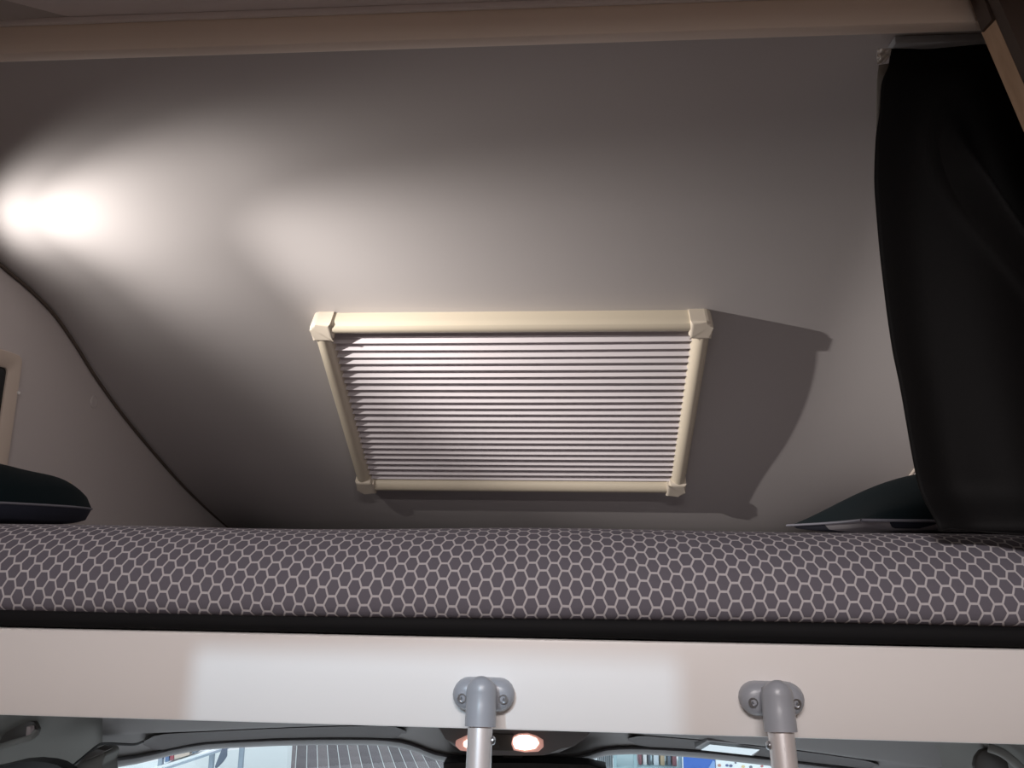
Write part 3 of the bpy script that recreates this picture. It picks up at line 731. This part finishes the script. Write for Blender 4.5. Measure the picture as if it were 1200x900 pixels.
for (xa, xb, ya, yb, c, lab) in ((193, 198, 884, 897, (0.09, 0.16, 0.30), 'blue book leaning on the sloping rack shelf'), (199, 203.5, 882, 896, (0.30, 0.07, 0.09), 'red book leaning on the sloping rack shelf'),
                            (204, 222, 881, 891, (0.50, 0.44, 0.38), 'tan book lying on the sloping rack shelf'), (225, 231, 876, 886, (0.12, 0.16, 0.20), 'slate grey book on the upper end of the sloping rack shelf')):
    yb = 898 - 0.316*(xa-186) - 1.9; ya = yb - 12
    pts = [at(xa, yb, 4.99), at(xb, yb-(xb-xa)*0.316, 4.99), at(xb, ya-(xb-xa)*0.316, 4.99), at(xa, ya, 4.99)]
    tag(prism('book', pts, (0, 0.10, 0), mat('book_cover_%s' % lab[:4], c, 0.6), None, 0.003), lab, 'book', 'books on the rack')
bag = tag(prism('shoulder_strap', [at(x, y, 4.88) for x, y in [(260, 876), (264.5, 878), (264.5, 887), (260, 894), (253, 901), (251, 899), (255, 890), (259, 883)]], (0, 0.03, 0), mat('strap_cloth', (0.10, 0.12, 0.17), 0.8), None, 0.006), 'dark hanging strap in front of the grey rack posts', 'strap')
# shelf unit with goods
su = thing('shelf_unit', 'pale teal metal shelf unit holding small goods seen below the vanity mirror', 'shelf', (at(770, 890, 5.2).x, 5.4, GZ-0.012))
for x in (721, 744.5, 797.5):
    kid(hb('post', x-2, x+2, 5.2, -0.012, 2.0, 0.04, M_HTEAL, None), su)
for z in (0.45, 0.775, 1.25):
    kid(hb('shelf_board', 721, 799, 5.21, z, z+0.02, 0.34, M_HTEAL, None), su)
cols = [(0.30, 0.10, 0.12), (0.75, 0.72, 0.72), (0.10, 0.11, 0.14), (0.62, 0.66, 0.70), (0.50, 0.36, 0.22), (0.14, 0.17, 0.22)]
gl = ['dark red', 'off-white', 'black', 'pale grey', 'brown', 'slate']
for i, (x, wpx) in enumerate(((748.5, 3.5), (753.5, 4.5), (759.5, 3), (766, 6), (774, 5), (782.5, 3.6), (788, 5))):
    k = i % 6
    h = [0.14, 0.11, 0.16, 0.12, 0.10, 0.17, 0.12][i]
    o = thing('shop_box', 'small %s package %s on the teal shelf' % (gl[k], ['at the post end', 'second from the post', 'third from the post', 'in the middle', 'just past the middle', 'next to last before the banner', 'nearest the blue banner'][i]), 'package', (at(x+wpx/2, 890, 5.26).x, 5.3, GZ+0.795), 'goods on the teal shelf')
    kid(hb('carton', x, x+wpx, 5.25, 0.795, 0.795+h, 0.12, mat('carton_%d' % k, cols[k], 0.5), None), o)
    kid(hb('lid', x+0.6, x+wpx-0.6, 5.27, 0.795+h, 0.795+h+0.025, 0.08, mat('carton_%d' % ((k+3) % 6), cols[(k+3) % 6], 0.5), None, bev=0.003), o)
# mesh basket by the shelf
mb = thing('wire_basket', 'dark grey wire basket beside the teal shelf post', 'basket', (at(708, 890, 5.3).x, 5.4, GZ+0.7))
kid(hb('back_panel', 700, 718, 5.42, 0.55, 1.1, 0.02, mat('basket_back', (0.34, 0.36, 0.39), 0.6), None), mb)
for x in np.linspace(700.5, 717, 8):
    kid(hb('wire', x-0.35, x+0.35, 5.34, 0.55, 1.1, 0.006, M_BLACKPL, None, bev=0.0), mb)
kid(hb('rim', 699.5, 718, 5.335, 0.84, 0.86, 0.02, M_HGREY, None), mb)
# blue banner and white poster board
bn = thing('blue_banner', 'bright blue banner with a paler corner between shelf and poster board', 'banner', (at(819, 890, 5.1).x, 5.1, GZ-0.012))
kid(hb('banner_cloth', 801, 838, 5.1, -0.012, 2.0, 0.02, mat('banner_blue', (0.035, 0.13, 0.50), 0.6), None), bn)
prism('pale_corner', [at(x, y, 5.096) for x, y in [(829, 903), (835.5, 891), (838, 893), (838, 903)]], (0, 0.003, 0), mat('banner_pale_blue', (0.22, 0.36, 0.66), 0.6), bn, smooth=False)
pb_ = thing('poster_board', 'white poster board with small coloured marks beside the blue banner', 'poster', (at(870, 890, 5.1).x, 5.12, GZ-0.012))
kid(hb('board', 838.5, 904, 5.1, -0.012, 2.0, 0.03, M_HWHITE, None), pb_)
kid(hb('post', 904.5, 911, 5.09, -0.012, 2.0, 0.05, M_HGREY, None), pb_)
kid(hb('side_board', 912, 960, 5.1, -0.012, 2.0, 0.03, M_HWHITE, None), pb_)
for x, y, r, c in ((843, 897, 2.2, (0.5, 0.25, 0.2)), (852, 897, 2.0, (0.1, 0.14, 0.3)), (856.5, 897.5, 2.2, (0.12, 0.14, 0.25)), (862, 894, 1.4, (0.2, 0.2, 0.25)), (871, 898.5, 2.2, (0.7, 0.55, 0.3)), (880, 899, 2.0, (0.15, 0.15, 0.18)), (893, 898, 1.8, (0.5, 0.2, 0.2))):
    pts = [at(x+r*math.cos(a), y+r*0.8*math.sin(a), 5.097) for a in np.linspace(0, 2*math.pi, 9)[:-1]]
    prism('printed_mark', pts, (0, 0.004, 0), mat('print_%d_%d' % (int(x), int(y)), c, 0.6), pb_, smooth=False)

# ------------------------------------------------------------------ out of view: added beam box and the reading lamp body
M_MASKBLACK = mat('beam_mask_black', (0.012, 0.012, 0.013), 0.7)
sp = thing('beam_mask_box', 'added black box with a square mouth shaping the cool beam', 'lamp', SPOT)  # unseen box, added to give the cool beam straight edges
aim = (Vector((-0.155, 0.9, ZC-0.36)) - SPOT).normalized()
sx_ = aim.cross(Vector((0, 0, 1))).normalized(); sz_ = sx_.cross(aim)
MD = 0.09
def mouth(X, z):
    d = Vector((X, 0.9, ZC+z)) - SPOT; k = MD/d.dot(aim); p = d*k
    return p.dot(sx_), p.dot(sz_)
tl, tr_, blc, brc = mouth(-0.424, -0.127), mouth(0.124, -0.127), mouth(-0.437, -0.62), mouth(0.136, -0.62)
def loc_(a, b, c): return SPOT + sx_*a + sz_*b + aim*c
R_ = 0.045
inner = [tl, tr_, brc, blc]; outer = [(-R_, R_), (R_, R_), (R_, -R_), (-R_, -R_)]
V = [loc_(a, b, MD) for a, b in outer] + [loc_(a, b, MD) for a, b in inner] + [loc_(a, b, -0.03) for a, b in outer]
Fc = [(i, (i+1) % 4, 4+(i+1) % 4, 4+i) for i in range(4)] + [(i, (i+1) % 4, 8+(i+1) % 4, 8+i) for i in range(4)] + [(8, 9, 10, 11)]
kid(mesh('mask_box', V, Fc, M_MASKBLACK), sp)
kid(tube('stem', [loc_(0, R_-0.002, 0.0), Vector((SPOT.x, SPOT.y+0.02, ZC+0.664))], 0.006, M_MASKBLACK), sp)
rl = thing('reading_lamp', 'small cream reading lamp on the alcove wall above the side window', 'lamp', LAMP)
ld = LAIM.normalized()
la = ld.orthogonal().normalized(); lb = ld.cross(la)
rows = [[LAMP + ld*t + la*(r*math.cos(q)) + lb*(r*math.sin(q)) for q in np.linspace(0, 2*math.pi, 25)] for t, r in ((0.004, 0.018), (-0.010, 0.017), (-0.022, 0.012), (-0.027, 0.004))]
kid(grid('lamp_shade', rows, M_CREAM, thick=0.0012), rl)
kid(tube('lamp_arm', [LAMP - ld*0.026, LAMP + Vector((-0.040, -0.012, -0.01))], 0.005, M_CREAM), rl)
